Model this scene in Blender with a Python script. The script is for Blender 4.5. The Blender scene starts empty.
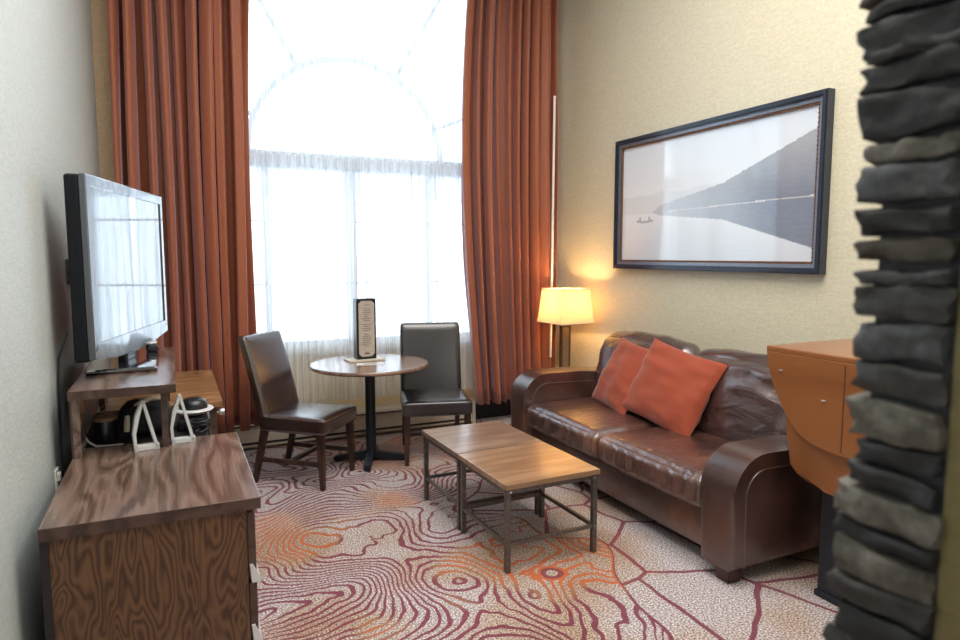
import bpy, bmesh, math, random
from mathutils import Vector, Matrix, noise
R = math.radians
PI = math.pi
sc = bpy.context.scene
COL = sc.collection

# ---------------------------------------------------------------- camera
cam = bpy.data.cameras.new('camera'); camo = bpy.data.objects.new('camera', cam); COL.objects.link(camo)
cam.sensor_width = 36; cam.lens = 655 / 960 * 36; cam.clip_start = .02
camo.location = (0, 0, 1.55)
camo.rotation_euler = (R(90 - 5.667), 0, R(-25.076))
cam.dof.use_dof = True; cam.dof.focus_distance = 3.9; cam.dof.aperture_fstop = 3.2
sc.camera = camo

# ---------------------------------------------------------------- world, light, exposure
sc.view_settings.view_transform = 'Standard'; sc.view_settings.look = 'None'
sc.view_settings.gamma = 1; sc.view_settings.use_curve_mapping = False
sc.view_settings.exposure = 1.3
w = bpy.data.worlds.new('overcast_sky'); sc.world = w; w.use_nodes = True
nt = w.node_tree; bg = nt.nodes['Background']
bg.inputs[0].default_value = (.72, .87, 1, 1); bg.inputs[1].default_value = 2.4

def area(name, loc, rot, sx, sy, e, col=(1, 1, 1), portal=False):
    l = bpy.data.lights.new(name, 'AREA'); l.shape = 'RECTANGLE'; l.size = sx; l.size_y = sy; l.energy = e; l.color = col
    if portal: l.cycles.is_portal = True
    o = bpy.data.objects.new(name, l); COL.objects.link(o); o.location = loc; o.rotation_euler = rot
    return o
area('window_daylight_portal', (1.4, 5.66, 2.3), (R(-90), 0, 0), 2.9, 3.2, 1, portal=True)
area('room_fill_top', (1.3, 1.6, 4.15), (0, 0, 0), 2.6, 3.6, 84, (1, .95, .89))  # unseen fill added overhead to brighten the room, no visible fixture
area('room_fill_back', (1.2, -2.3, 2.0), (R(90), 0, 0), 2.4, 2.0, 7, (.95, .97, 1))  # added fill behind the camera, stands for the rest of the room

# ---------------------------------------------------------------- materials
MATS = {}
def newmat(name):
    m = bpy.data.materials.new(name); m.use_nodes = True; MATS[name] = m
    return m, m.node_tree, m.node_tree.nodes['Principled BSDF']
def N(t, typ, **kw):
    n = t.nodes.new(typ)
    for k, v in kw.items():
        if k in n.inputs: n.inputs[k].default_value = v
        else: setattr(n, k, v)
    return n
def ramp(t, src, stops, interp='LINEAR'):
    r = t.nodes.new('ShaderNodeValToRGB'); r.color_ramp.interpolation = interp
    e = r.color_ramp.elements
    e[0].position, e[0].color = stops[0][0], (*stops[0][1], 1)
    e[1].position, e[1].color = stops[-1][0], (*stops[-1][1], 1)
    for p, c in stops[1:-1]:
        x = e.new(p); x.color = (*c, 1)
    t.links.new(src, r.inputs[0]); return r
def math_(t, op, a, b=None, c=None):
    n = t.nodes.new('ShaderNodeMath'); n.operation = op
    for i, v in enumerate((a, b, c)):
        if v is None: continue
        if isinstance(v, (int, float)): n.inputs[i].default_value = v
        else: t.links.new(v, n.inputs[i])
    return n.outputs[0]
def coords(t, scale=(1, 1, 1), rot=(0, 0, 0), loc=(0, 0, 0), kind='Object'):
    tc = t.nodes.new('ShaderNodeTexCoord'); mp = t.nodes.new('ShaderNodeMapping')
    mp.inputs['Scale'].default_value = scale; mp.inputs['Rotation'].default_value = rot; mp.inputs['Location'].default_value = loc
    t.links.new(tc.outputs[kind], mp.inputs[0]); return mp.outputs[0]
def bump(t, b, h, strength=.3, dist=.01):
    n = t.nodes.new('ShaderNodeBump'); n.inputs['Strength'].default_value = strength; n.inputs['Distance'].default_value = dist
    t.links.new(h, n.inputs['Height']); t.links.new(n.outputs[0], b.inputs['Normal'])
def mixc(t, f, a, b):
    n = t.nodes.new('ShaderNodeMix'); n.data_type = 'RGBA'
    for i, v in ((0, f), (6, a), (7, b)):
        if isinstance(v, (int, float)): n.inputs[i].default_value = v
        elif isinstance(v, tuple): n.inputs[i].default_value = (*v, 1)
        else: t.links.new(v, n.inputs[i])
    return n.outputs[2]
def plain(name, col, rough=.5, metal=0, spec=.5, coat=0, nz=0, ns=60):
    m, t, b = newmat(name)
    b.inputs['Base Color'].default_value = (*col, 1); b.inputs['Roughness'].default_value = rough
    b.inputs['Metallic'].default_value = metal; b.inputs['Specular IOR Level'].default_value = spec
    b.inputs['Coat Weight'].default_value = coat
    n = N(t, 'ShaderNodeTexNoise', Scale=ns); n.inputs['Detail'].default_value = 4
    t.links.new(coords(t), n.inputs[0])
    lo = tuple(c * (1 - nz) for c in col); hi = tuple(min(1, c * (1 + nz)) for c in col)
    r = ramp(t, n.outputs[0], [(.35, lo), (.65, hi)]); t.links.new(r.outputs[0], b.inputs['Base Color'])
    return m
def wall_mat(name, col):
    m, t, b = newmat(name)
    c = coords(t)
    n = N(t, 'ShaderNodeTexNoise', Scale=55); n.inputs['Detail'].default_value = 6; t.links.new(c, n.inputs[0])
    n2 = N(t, 'ShaderNodeTexNoise', Scale=1); n2.inputs['Detail'].default_value = 3
    t.links.new(coords(t, (25, 25, 160)), n2.inputs[0])
    h = math_(t, 'ADD', n.outputs[0], n2.outputs[0])
    r = ramp(t, math_(t, 'MULTIPLY', h, .5), [(.38, tuple(x * .90 for x in col)), (.62, tuple(min(1, x * 1.07) for x in col))])
    t.links.new(r.outputs[0], b.inputs['Base Color'])
    b.inputs['Roughness'].default_value = .42; b.inputs['Specular IOR Level'].default_value = .55
    bump(t, b, h, .25, .004); return m
def wood(name, dark, light, axis='Y', scale=1.0, rough=.35, fig=10, coat=.0, streak=.5):
    """veneer: contour figure plus fine pores running along the axis"""
    m, t, b = newmat(name)
    s = {'X': (.55, 3.2, 3.2), 'Y': (3.2, .55, 3.2), 'Z': (3.2, 3.2, .9)}[axis]
    s = tuple(v * scale for v in s)
    n = N(t, 'ShaderNodeTexNoise', Scale=1.0); n.inputs['Detail'].default_value = 2.2; n.inputs['Distortion'].default_value = .25
    t.links.new(coords(t, s), n.inputs[0])
    ph = math_(t, 'FRACT', math_(t, 'MULTIPLY', n.outputs[0], fig))
    tri = math_(t, 'ABSOLUTE', math_(t, 'SUBTRACT', ph, .5))
    f = {'X': (4, 130, 130), 'Y': (130, 4, 130), 'Z': (130, 130, 4)}[axis]
    p = N(t, 'ShaderNodeTexNoise', Scale=1.0); p.inputs['Detail'].default_value = 3; t.links.new(coords(t, f), p.inputs[0])
    mid = tuple((a + c) / 2 for a, c in zip(dark, light))
    g = math_(t, 'ADD', math_(t, 'MULTIPLY', tri, 1.5), math_(t, 'MULTIPLY', math_(t, 'SUBTRACT', p.outputs[0], .5), streak * 1.6))
    r = ramp(t, g, [(.08, dark), (.36, mid), (.75, light)])
    t.links.new(r.outputs[0], b.inputs['Base Color'])
    b.inputs['Roughness'].default_value = rough; b.inputs['Coat Weight'].default_value = coat; b.inputs['Coat Roughness'].default_value = .18; b.inputs['Coat IOR'].default_value = 1.8
    bump(t, b, g, .12, .002); return m
def leather(name, c1, c2, rough=.34, wr=.5, wscale=(7, 7, 7), worn=None, coat=.15):
    m, t, b = newmat(name)
    n = N(t, 'ShaderNodeTexNoise', Scale=3.2); n.inputs['Detail'].default_value = 5; t.links.new(coords(t), n.inputs[0])
    stops = [(.34, c1), (.6, c2)]
    if worn: stops.append((.74, worn))
    r = ramp(t, n.outputs[0], stops); t.links.new(r.outputs[0], b.inputs['Base Color'])
    f = N(t, 'ShaderNodeTexVoronoi', Scale=260); t.links.new(coords(t), f.inputs[0])
    q = N(t, 'ShaderNodeTexNoise', Scale=1); q.inputs['Detail'].default_value = 4; q.inputs['Distortion'].default_value = .8
    t.links.new(coords(t, wscale), q.inputs[0])
    rid = math_(t, 'ABSOLUTE', math_(t, 'SUBTRACT', q.outputs[0], .5))
    rid = math_(t, 'MINIMUM', math_(t, 'MULTIPLY', rid, 9), 1.0)
    h = math_(t, 'ADD', math_(t, 'MULTIPLY', rid, wr), math_(t, 'MULTIPLY', f.outputs[0], .05))
    b.inputs['Roughness'].default_value = rough; b.inputs['Coat Weight'].default_value = coat; b.inputs['Coat Roughness'].default_value = .24; b.inputs['Coat IOR'].default_value = 2.0
    bump(t, b, h, .55, .012); return m
def fabric(name, col, var=.12, rough=.8, sheen=.3, sc_=350):
    m, t, b = newmat(name)
    n = N(t, 'ShaderNodeTexNoise', Scale=sc_); n.inputs['Detail'].default_value = 3; t.links.new(coords(t), n.inputs[0])
    r = ramp(t, n.outputs[0], [(.35, tuple(c * (1 - var) for c in col)), (.65, tuple(c * (1 + var) for c in col))])
    t.links.new(r.outputs[0], b.inputs['Base Color']); b.inputs['Roughness'].default_value = rough
    b.inputs['Sheen Weight'].default_value = sheen; b.inputs['Sheen Roughness'].default_value = .4
    bump(t, b, n.outputs[0], .2, .002); return m

wall_mat('wallpaper_green', (.65, .605, .46))
wall_mat('wallpaper_daylit', (.55, .61, .61))  # same wallpaper, with the cool daylight glare put into its colour
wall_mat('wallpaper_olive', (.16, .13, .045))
wall_mat('wallpaper_gold', (.80, .64, .38))
plain('ceiling_white', (.8, .78, .73), .8)
plain('white_frame', (.72, .74, .76), .4)
plain('cream_paint', (.62, .56, .46), .45, nz=.05)
plain('black_base', (.012, .014, .022), .5)
plain('black_plastic', (.010, .012, .016), .28)
plain('black_metal', (.012, .016, .024), .38, .3)
plain('black_fabric', (.012, .012, .016), .8, nz=.3)
plain('grey_metal', (.15, .14, .13), .38, .75, nz=.2)
plain('dark_gap', (.014, .012, .012), .6)
plain('silver', (.62, .62, .64), .25, .85)
plain('pull_metal', (.72, .73, .75), .4, .2)
plain('tv_casing', (.006, .008, .012), .5, spec=.25)
plain('pale_plastic', (.62, .64, .66), .35)
plain('paper', (.80, .78, .72), .6)
plain('menu_page', (.46, .40, .34), .6, nz=.08, ns=40)
plain('ink', (.13, .11, .10), .6)
plain('white_wand', (.85, .84, .80), .35)
plain('bronze', (.15, .085, .04), .35, .6, nz=.25)
plain('tan_lid', (.30, .2, .12), .5)
plain('red_wood', (.055, .014, .010), .3, nz=.2)
plain('frame_dark', (.030, .040, .062), .28, .25, coat=.3, nz=.15)
plain('frame_silver', (.26, .30, .36), .30, .6, nz=.1)
plain('frame_copper', (.20, .10, .06), .4, .4, nz=.5, ns=180)
plain('rubber', (.02, .02, .02), .7)
plain('paper_card', (.72, .70, .66), .5, nz=.1, ns=30)

wood('walnut_top', (.085, .050, .037), (.21, .142, .115), 'Y', 1.3, .24, 11, .4, .8)
wood('oak_side', (.055, .022, .010), (.160, .078, .034), 'Z', 2.8, .42, 19, .1, .35)
wood('dark_edge', (.050, .028, .022), (.095, .058, .045), 'Y', 2, .35, 5)
wood('desk_wood', (.20, .095, .036), (.42, .23, .10), 'X', 1.3, .32, 12, .25)
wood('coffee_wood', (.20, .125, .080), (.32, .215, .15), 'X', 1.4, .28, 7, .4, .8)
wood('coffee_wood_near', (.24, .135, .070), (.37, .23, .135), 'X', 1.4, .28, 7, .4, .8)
wood('round_wood', (.15, .085, .06), (.28, .17, .12), 'X', 1.3, .26, 8, .4, .8)
wood('espresso_leg', (.020, .010, .007), (.060, .028, .018), 'Z', 2, .35, 4)
wood('cherry', (.21, .074, .022), (.28, .104, .034), 'Y', .8, .3, 2, .3)
leather('sofa_leather', (.040, .018, .014), (.080, .034, .026), .32, .22, (5, 5, 5), (.20, .085, .045), .6)
leather('seat_leather', (.055, .024, .019), (.11, .050, .038), .28, .55, (5, 14, 5), (.26, .125, .065), .7)
leather('back_leather', (.040, .020, .020), (.075, .036, .034), .20, 1.0, (7, 4, 10), (.15, .075, .06), 1.0)
leather('chair_leather', (.026, .014, .013), (.042, .022, .018), .24, .05, (3, 3, 3), None, .9)
leather('chair_leather_black', (.010, .009, .012), (.018, .016, .020), .30, .05, (3, 3, 3), None, .5)
fabric('pillow_rust', (.33, .056, .021), .12)

def curtain_mat():
    m, t, b = newmat('curtain_rust')
    n = N(t, 'ShaderNodeTexNoise', Scale=1); n.inputs['Detail'].default_value = 3; t.links.new(coords(t, (300, 300, 30)), n.inputs[0])
    r = ramp(t, n.outputs[0], [(.3, (.29, .078, .030)), (.7, (.37, .110, .046))]); t.links.new(r.outputs[0], b.inputs['Base Color'])
    b.inputs['Roughness'].default_value = .55; b.inputs['Sheen Weight'].default_value = .5; b.inputs['Sheen Tint'].default_value = (.8, .7, .9, 1)
    tr = t.nodes.new('ShaderNodeBsdfTranslucent'); tr.inputs[0].default_value = (.5, .10, .03, 1)
    mx = t.nodes.new('ShaderNodeMixShader'); mx.inputs[0].default_value = .03
    t.links.new(b.outputs[0], mx.inputs[1]); t.links.new(tr.outputs[0], mx.inputs[2])
    t.links.new(mx.outputs[0], t.nodes['Material Output'].inputs[0])
curtain_mat()
def sheer_mat(name, alpha, col):
    m, t, b = newmat(name)
    tp = t.nodes.new('ShaderNodeBsdfTransparent'); tl = t.nodes.new('ShaderNodeBsdfTranslucent'); df = t.nodes.new('ShaderNodeBsdfDiffuse')
    tl.inputs[0].default_value = (*col, 1); df.inputs[0].default_value = (*col, 1)
    n = N(t, 'ShaderNodeTexNoise', Scale=1); n.inputs['Detail'].default_value = 4; t.links.new(coords(t, (60, 1, .8)), n.inputs[0])
    f = math_(t, 'ADD', math_(t, 'MULTIPLY', math_(t, 'SUBTRACT', n.outputs[0], .5), 1.3), alpha)
    f = math_(t, 'MINIMUM', math_(t, 'MAXIMUM', f, .12), .97)
    a = t.nodes.new('ShaderNodeMixShader'); a.inputs[0].default_value = .45
    t.links.new(tl.outputs[0], a.inputs[1]); t.links.new(df.outputs[0], a.inputs[2])
    c = t.nodes.new('ShaderNodeMixShader'); t.links.new(f, c.inputs[0])
    t.links.new(tp.outputs[0], c.inputs[1]); t.links.new(a.outputs[0], c.inputs[2])
    t.links.new(c.outputs[0], t.nodes['Material Output'].inputs[0])
sheer_mat('sheer_back', .66, (.86, .91, .96)); sheer_mat('sheer_front', .72, (.86, .89, .93))
def glass_mat():
    m, t, b = newmat('window_glass')
    tp = t.nodes.new('ShaderNodeBsdfTransparent'); gl = t.nodes.new('ShaderNodeBsdfGlossy'); gl.inputs['Roughness'].default_value = .02
    fr = t.nodes.new('ShaderNodeFresnel'); mx = t.nodes.new('ShaderNodeMixShader')
    t.links.new(fr.outputs[0], mx.inputs[0]); t.links.new(tp.outputs[0], mx.inputs[1]); t.links.new(gl.outputs[0], mx.inputs[2])
    t.links.new(mx.outputs[0], t.nodes['Material Output'].inputs[0])
glass_mat()
def screen_mat():
    m, t, b = newmat('tv_screen'); b.inputs['Base Color'].default_value = (.02, .022, .03, 1)
    b.inputs['Roughness'].default_value = .06; b.inputs['Specular IOR Level'].default_value = 1.0; b.inputs['IOR'].default_value = 1.7
    b.inputs['Coat Weight'].default_value = 1; b.inputs['Coat Roughness'].default_value = .03
    m, t, b = newmat('tv_bezel'); b.inputs['Base Color'].default_value = (.10, .11, .13, 1)
    b.inputs['Roughness'].default_value = .15; b.inputs['Metallic'].default_value = .5; b.inputs['Coat Weight'].default_value = 1
screen_mat()
def shade_mat():
    m, t, b = newmat('lamp_fabric')
    tl = t.nodes.new('ShaderNodeBsdfTranslucent'); tl.inputs[0].default_value = (.9, .8, .62, 1)
    df = t.nodes.new('ShaderNodeBsdfDiffuse'); df.inputs[0].default_value = (.82, .78, .70, 1)
    mx = t.nodes.new('ShaderNodeMixShader'); mx.inputs[0].default_value = .5
    t.links.new(tl.outputs[0], mx.inputs[1]); t.links.new(df.outputs[0], mx.inputs[2])
    tp = t.nodes.new('ShaderNodeBsdfTransparent'); tp.inputs[0].default_value = (1, .8, .5, 1); m2 = t.nodes.new('ShaderNodeMixShader'); m2.inputs[0].default_value = .2
    t.links.new(mx.outputs[0], m2.inputs[1]); t.links.new(tp.outputs[0], m2.inputs[2]); t.links.new(m2.outputs[0], t.nodes['Material Output'].inputs[0])
    m, t, b = newmat('bulb_glow'); b.inputs['Emission Color'].default_value = (1, .72, .38, 1); b.inputs['Emission Strength'].default_value = 3
shade_mat()
def stone_mat():
    m, t, b = newmat('stacked_stone')
    at = t.nodes.new('ShaderNodeAttribute'); at.attribute_name = 'tone'
    n = N(t, 'ShaderNodeTexNoise', Scale=22); n.inputs['Detail'].default_value = 8; n.inputs['Roughness'].default_value = .65; t.links.new(coords(t), n.inputs[0])
    r = ramp(t, n.outputs[0], [(.3, (.35, .34, .33)), (.52, (.8, .8, .8)), (.72, (1.5, 1.55, 1.65))])
    mu = t.nodes.new('ShaderNodeMix'); mu.data_type = 'RGBA'; mu.blend_type = 'MULTIPLY'; mu.inputs[0].default_value = 1
    t.links.new(at.outputs[0], mu.inputs[6]); t.links.new(r.outputs[0], mu.inputs[7]); t.links.new(mu.outputs[2], b.inputs['Base Color'])
    b.inputs['Roughness'].default_value = .6
    bump(t, b, n.outputs[0], .7, .01)
stone_mat()
def art_mat():
    m, t, b = newmat('art_print'); at = t.nodes.new('ShaderNodeAttribute'); at.attribute_name = 'paint'
    t.links.new(at.outputs[0], b.inputs['Base Color']); b.inputs['Roughness'].default_value = .35
    b.inputs['Coat Weight'].default_value = 1.0; b.inputs['Coat Roughness'].default_value = .04; b.inputs['Coat IOR'].default_value = 2.1
art_mat()
def carpet_mat():
    m, t, b = newmat('swirl_carpet')
    tc = t.nodes.new('ShaderNodeTexCoord'); P = tc.outputs['Object']
    def nz(scale, detail=2, loc=(0, 0, 0), dist=0.0, src=None):
        mp = t.nodes.new('ShaderNodeMapping'); mp.inputs['Location'].default_value = loc; t.links.new(src or P, mp.inputs[0])
        n = N(t, 'ShaderNodeTexNoise', Scale=scale); n.inputs['Detail'].default_value = detail; n.inputs['Distortion'].default_value = dist
        n.noise_dimensions = '2D'; t.links.new(mp.outputs[0], n.inputs[0]); return n
    # contour field: noise hills on a gentle slope, slightly jagged
    def field(off):
        va = t.nodes.new('ShaderNodeVectorMath'); va.operation = 'ADD'; t.links.new(P, va.inputs[0]); va.inputs[1].default_value = off
        Q = va.outputs[0]
        base = nz(1.05, 1.0, (3.1, 1.7, 0), .3, Q); jag = nz(9, 1, (0, 0, 0), 0, Q)
        sp_ = t.nodes.new('ShaderNodeSeparateXYZ'); t.links.new(Q, sp_.inputs[0])
        h = math_(t, 'ADD', math_(t, 'MULTIPLY', base.outputs[0], 1.25), math_(t, 'ADD', math_(t, 'MULTIPLY', sp_.outputs[1], .20), math_(t, 'MULTIPLY', sp_.outputs[0], -.10)))
        for (cx, cy, rad, amp) in ((.72, 2.62, .36, .20), (1.05, 3.75, .42, -.22), (.62, 4.1, .36, .16), (1.75, 4.7, .5, .18)):
            dx = math_(t, 'SUBTRACT', sp_.outputs[0], cx); dy = math_(t, 'SUBTRACT', sp_.outputs[1], cy)
            d2 = math_(t, 'ADD', math_(t, 'MULTIPLY', dx, dx), math_(t, 'MULTIPLY', dy, dy))
            h = math_(t, 'ADD', h, math_(t, 'MULTIPLY', math_(t, 'EXPONENT', math_(t, 'MULTIPLY', d2, -1 / (rad * rad))), amp))
        return math_(t, 'ADD', h, math_(t, 'MULTIPLY', jag.outputs[0], .035))
    sep = t.nodes.new('ShaderNodeSeparateXYZ'); t.links.new(P, sep.inputs[0])
    K = 25; eps = .01
    h0 = field((0, 0, 0)); h1 = field((eps, 0, 0)); h2 = field((0, eps, 0))
    gx = math_(t, 'SUBTRACT', h1, h0); gy_ = math_(t, 'SUBTRACT', h2, h0)
    grad = math_(t, 'SQRT', math_(t, 'ADD', math_(t, 'MULTIPLY', gx, gx), math_(t, 'MULTIPLY', gy_, gy_)))
    ph = math_(t, 'FRACT', math_(t, 'MULTIPLY', h0, K))
    tri = math_(t, 'ABSOLUTE', math_(t, 'SUBTRACT', ph, .5))
    wvar = nz(2.2, 2, (9, 4, 0))
    hwid = math_(t, 'ADD', math_(t, 'MULTIPLY', wvar.outputs[0], .030), -.004)
    thr = math_(t, 'MINIMUM', math_(t, 'MULTIPLY', math_(t, 'MULTIPLY', grad, K / eps), hwid), .2)
    line = math_(t, 'LESS_THAN', tri, thr)
    # polygon lines (nearer the sofa)
    wob = t.nodes.new('ShaderNodeMix'); wob.data_type = 'VECTOR'; wob.inputs[0].default_value = .06
    nv = nz(3, 2); t.links.new(P, wob.inputs[4]); t.links.new(nv.outputs[1], wob.inputs[5])
    vo = t.nodes.new('ShaderNodeTexVoronoi'); vo.feature = 'DISTANCE_TO_EDGE'; vo.voronoi_dimensions = '2D'; vo.inputs['Scale'].default_value = 2.6
    t.links.new(wob.outputs[1], vo.inputs[0])
    vline = math_(t, 'LESS_THAN', vo.outputs['Distance'], .028)
    vbig = math_(t, 'LESS_THAN', vo.outputs['Distance'], .2)
    # region mask: contours on the left, polygons toward the right/near side
    reg = math_(t, 'ADD', math_(t, 'MULTIPLY', nz(1.1, 1, (5, 5, 0)).outputs[0], 1.0), math_(t, 'MULTIPLY', sep.outputs[0], .62))
    reg = math_(t, 'SUBTRACT', reg, math_(t, 'MULTIPLY', math_(t, 'SUBTRACT', sep.outputs[1], 2.6), .16))
    regm = math_(t, 'GREATER_THAN', reg, 1.52)
    inv = math_(t, 'SUBTRACT', 1.0, regm)
    edge = math_(t, 'LESS_THAN', math_(t, 'ABSOLUTE', math_(t, 'SUBTRACT', reg, 1.52)), .008)
    full = math_(t, 'MAXIMUM', math_(t, 'MAXIMUM', math_(t, 'MULTIPLY', line, inv), math_(t, 'MULTIPLY', vline, regm)), edge)
    # line colour
    lc = ramp(t, nz(1.25, 2, (1, 8, 0)).outputs[0], [(.34, (.50, .11, .025)), (.39, (.30, .13, .06)), (.43, (.19, .018, .050)), (.7, (.15, .016, .045))])
    # ground: speckled oatmeal with tan and brown patches
    sp = nz(120, 4); gr = ramp(t, sp.outputs[0], [(.32, (.13, .105, .105)), (.5, (.42, .365, .365)), (.66, (.80, .73, .71))])
    pt = ramp(t, nz(1.3, 2, (2, 3, 0)).outputs[0], [(.42, (1.0, 1.0, 1.02)), (.56, (.90, .78, .66)), (.66, (.80, .63, .48))])
    mu = t.nodes.new('ShaderNodeMix'); mu.data_type = 'RGBA'; mu.blend_type = 'MULTIPLY'; mu.inputs[0].default_value = 1
    t.links.new(gr.outputs[0], mu.inputs[6]); t.links.new(pt.outputs[0], mu.inputs[7])
    lcol = mixc(t, math_(t, 'MULTIPLY', regm, .85), lc.outputs[0], (.16, .016, .045))
    c = mixc(t, math_(t, 'MULTIPLY', full, .9), mu.outputs[2], lcol)
    t.links.new(c, b.inputs['Base Color']); b.inputs['Roughness'].default_value = .95; b.inputs['Specular IOR Level'].default_value = .1
    b.inputs['Sheen Weight'].default_value = .15
    bump(t, b, sp.outputs[0], .6, .006)
carpet_mat()

# ---------------------------------------------------------------- helpers
def obj(name, bm, mat, parent=None, smooth=False, tone=None):
    me = bpy.data.meshes.new(name)
    if isinstance(bm, bmesh.types.BMesh):
        bmesh.ops.recalc_face_normals(bm, faces=bm.faces); bm.to_mesh(me); bm.free()
    if mat: me.materials.append(MATS[mat])
    if smooth:
        for p in me.polygons: p.use_smooth = True
        try: me.set_sharp_from_angle(angle=R(40))
        except Exception: pass
    o = bpy.data.objects.new(name, me); COL.objects.link(o)
    if parent: o.parent = parent
    return o
def thing(name, label, cat, loc=(0, 0, 0), rz=0, group=None):
    o = bpy.data.objects.new(name, None); COL.objects.link(o); o.location = loc; o.rotation_euler = (0, 0, rz)
    o['label'] = label; o['category'] = cat
    if group: o['group'] = group
    o.empty_display_size = .1
    return o
def tag(o, label, cat, group=None):
    o['label'] = label; o['category'] = cat
    if group: o['group'] = group
    return o
def struct(name, bm, mat, parent=None):
    o = obj(name, bm, mat, parent); o['kind'] = 'structure'; return o
def box(bm, x0, x1, y0, y1, z0, z1, bev=0, seg=2):
    r = bmesh.ops.create_cube(bm, size=1)
    M = Matrix.Translation(((x0 + x1) / 2, (y0 + y1) / 2, (z0 + z1) / 2)) @ Matrix.Diagonal((abs(x1 - x0), abs(y1 - y0), abs(z1 - z0), 1))
    bmesh.ops.transform(bm, matrix=M, verts=r['verts'])
    if bev:
        es = list({e for v in r['verts'] for e in v.link_edges})
        bmesh.ops.bevel(bm, geom=es, offset=bev, segments=seg, profile=.5, affect='EDGES')
def nb(*a, **k):
    bm = bmesh.new(); box(bm, *a, **k); return bm
def tube(bm, pts, r, n=10, r2=None):
    pts = [Vector(p) for p in pts]; rings = []
    for i, p in enumerate(pts):
        d = (pts[min(i + 1, len(pts) - 1)] - pts[max(i - 1, 0)]).normalized()
        a = d.orthogonal().normalized() if i == 0 else (a - d * a.dot(d)).normalized()
        b = d.cross(a); rr = r if r2 is None else r + (r2 - r) * i / (len(pts) - 1)
        rings.append([bm.verts.new(p + (a * math.cos(2 * PI * k / n) + b * math.sin(2 * PI * k / n)) * rr) for k in range(n)])
    for A, B in zip(rings, rings[1:]):
        for k in range(n): bm.faces.new((A[k], A[(k + 1) % n], B[(k + 1) % n], B[k]))
    bm.faces.new(rings[0][::-1]); bm.faces.new(rings[-1])
def lathe(bm, prof, n=48, cx=0, cy=0):
    rings = []
    for r, z in prof:
        rings.append([bm.verts.new((cx + r * math.cos(2 * PI * k / n), cy + r * math.sin(2 * PI * k / n), z)) for k in range(n)])
    for A, B in zip(rings, rings[1:]):
        for k in range(n): bm.faces.new((A[k], A[(k + 1) % n], B[(k + 1) % n], B[k]))
    bm.faces.new(rings[0][::-1]); bm.faces.new(rings[-1])
def prism(bm, pts, axis, a0, a1, bev=0, seg=3):
    """polygon extruded along an axis. pts are the two other coords in order"""
    def mk(p, a):
        return {'x': (a, p[0], p[1]), 'y': (p[0], a, p[1]), 'z': (p[0], p[1], a)}[axis]
    A = [bm.verts.new(mk(p, a0)) for p in pts]; B = [bm.verts.new(mk(p, a1)) for p in pts]
    fa = bm.faces.new(A[::-1]); fb = bm.faces.new(B)
    for i in range(len(pts)): bm.faces.new((A[i], A[(i + 1) % len(pts)], B[(i + 1) % len(pts)], B[i]))
    if bev:
        bmesh.ops.bevel(bm, geom=list(fa.edges) + list(fb.edges), offset=bev, segments=seg, profile=.5, affect='EDGES')
def taper(bm, p0, p1, s0, s1, bev=.003):
    """square leg from p0 (bottom) to p1 (top) with half-sizes s0, s1"""
    vs = []
    for p, s in ((p0, s0), (p1, s1)):
        sx, sy = (s, s) if not isinstance(s, tuple) else s
        vs.append([bm.verts.new((p[0] + a * sx, p[1] + b * sy, p[2])) for a, b in ((-1, -1), (1, -1), (1, 1), (-1, 1))])
    A, B = vs; bm.faces.new(A[::-1]); bm.faces.new(B)
    es = [bm.faces.new((A[k], A[(k + 1) % 4], B[(k + 1) % 4], B[k])) for k in range(4)]
    if bev: bmesh.ops.bevel(bm, geom=list({e for f in es for e in f.edges}), offset=bev, segments=2, affect='EDGES')
def cushion(c, size, r, puff=(0, 0, 0), n=18, wr=0, wf=(6, 6, 6), seed=0, shape=None):
    bm = bmesh.new(); bmesh.ops.create_cube(bm, size=2)
    bmesh.ops.subdivide_edges(bm, edges=bm.edges[:], cuts=n, use_grid_fill=True)
    h = Vector(size) / 2
    for v in bm.verts:
        p = v.co.copy()
        # concentrate samples near the borders
        p = Vector([math.copysign(abs(t) ** .75, t) for t in p])
        q = Vector([p[i] * h[i] for i in range(3)])
        cl = Vector([max(-(h[i] - r), min(h[i] - r, q[i])) for i in range(3)])
        d = q - cl
        if d.length > 1e-9: q = cl + d.normalized() * r
        f = lambda t: max(0, 1 - t * t)
        for i in range(3):
            j, k = [a for a in range(3) if a != i]
            q[i] += math.copysign(puff[i], p[i]) * f(p[j]) ** .6 * f(p[k]) ** .6 * min(1, abs(p[i]) * 1.0)
        if wr:
            nn = noise.noise(Vector([q[i] * wf[i] for i in range(3)]) + Vector((seed, seed * 2.3, 0)))
            nn2 = noise.noise(Vector([q[i] * wf[i] * 2.7 for i in range(3)]) + Vector((seed, 0, seed)))
            q += q.normalized() * (nn + nn2 * .4) * wr
        if shape: q = shape(q, p)
        v.co = q + Vector(c)
    return bm

# ---------------------------------------------------------------- setting
XL, XR, YB, YW, ZC = -.45, 3.38, -2.6, 5.55, 4.2
struct('floor', nb(XL - .1, XR + .1, YB - .1, YW + .12, -.1, 0), 'swirl_carpet')
struct('ceiling', nb(XL - .1, XR + .1, YB - .1, YW + .12, ZC, ZC + .1), 'ceiling_white')
struct('wall_left', nb(XL - .1, XL, YB - .1, YW + .12, 0, ZC), 'wallpaper_daylit')
struct('wall_right', nb(XR, XR + .1, YB - .1, YW + .12, 0, ZC), 'wallpaper_green')
struct('wall_back', nb(XL, XR, YB - .1, YB, 0, ZC), 'wallpaper_green')
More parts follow.
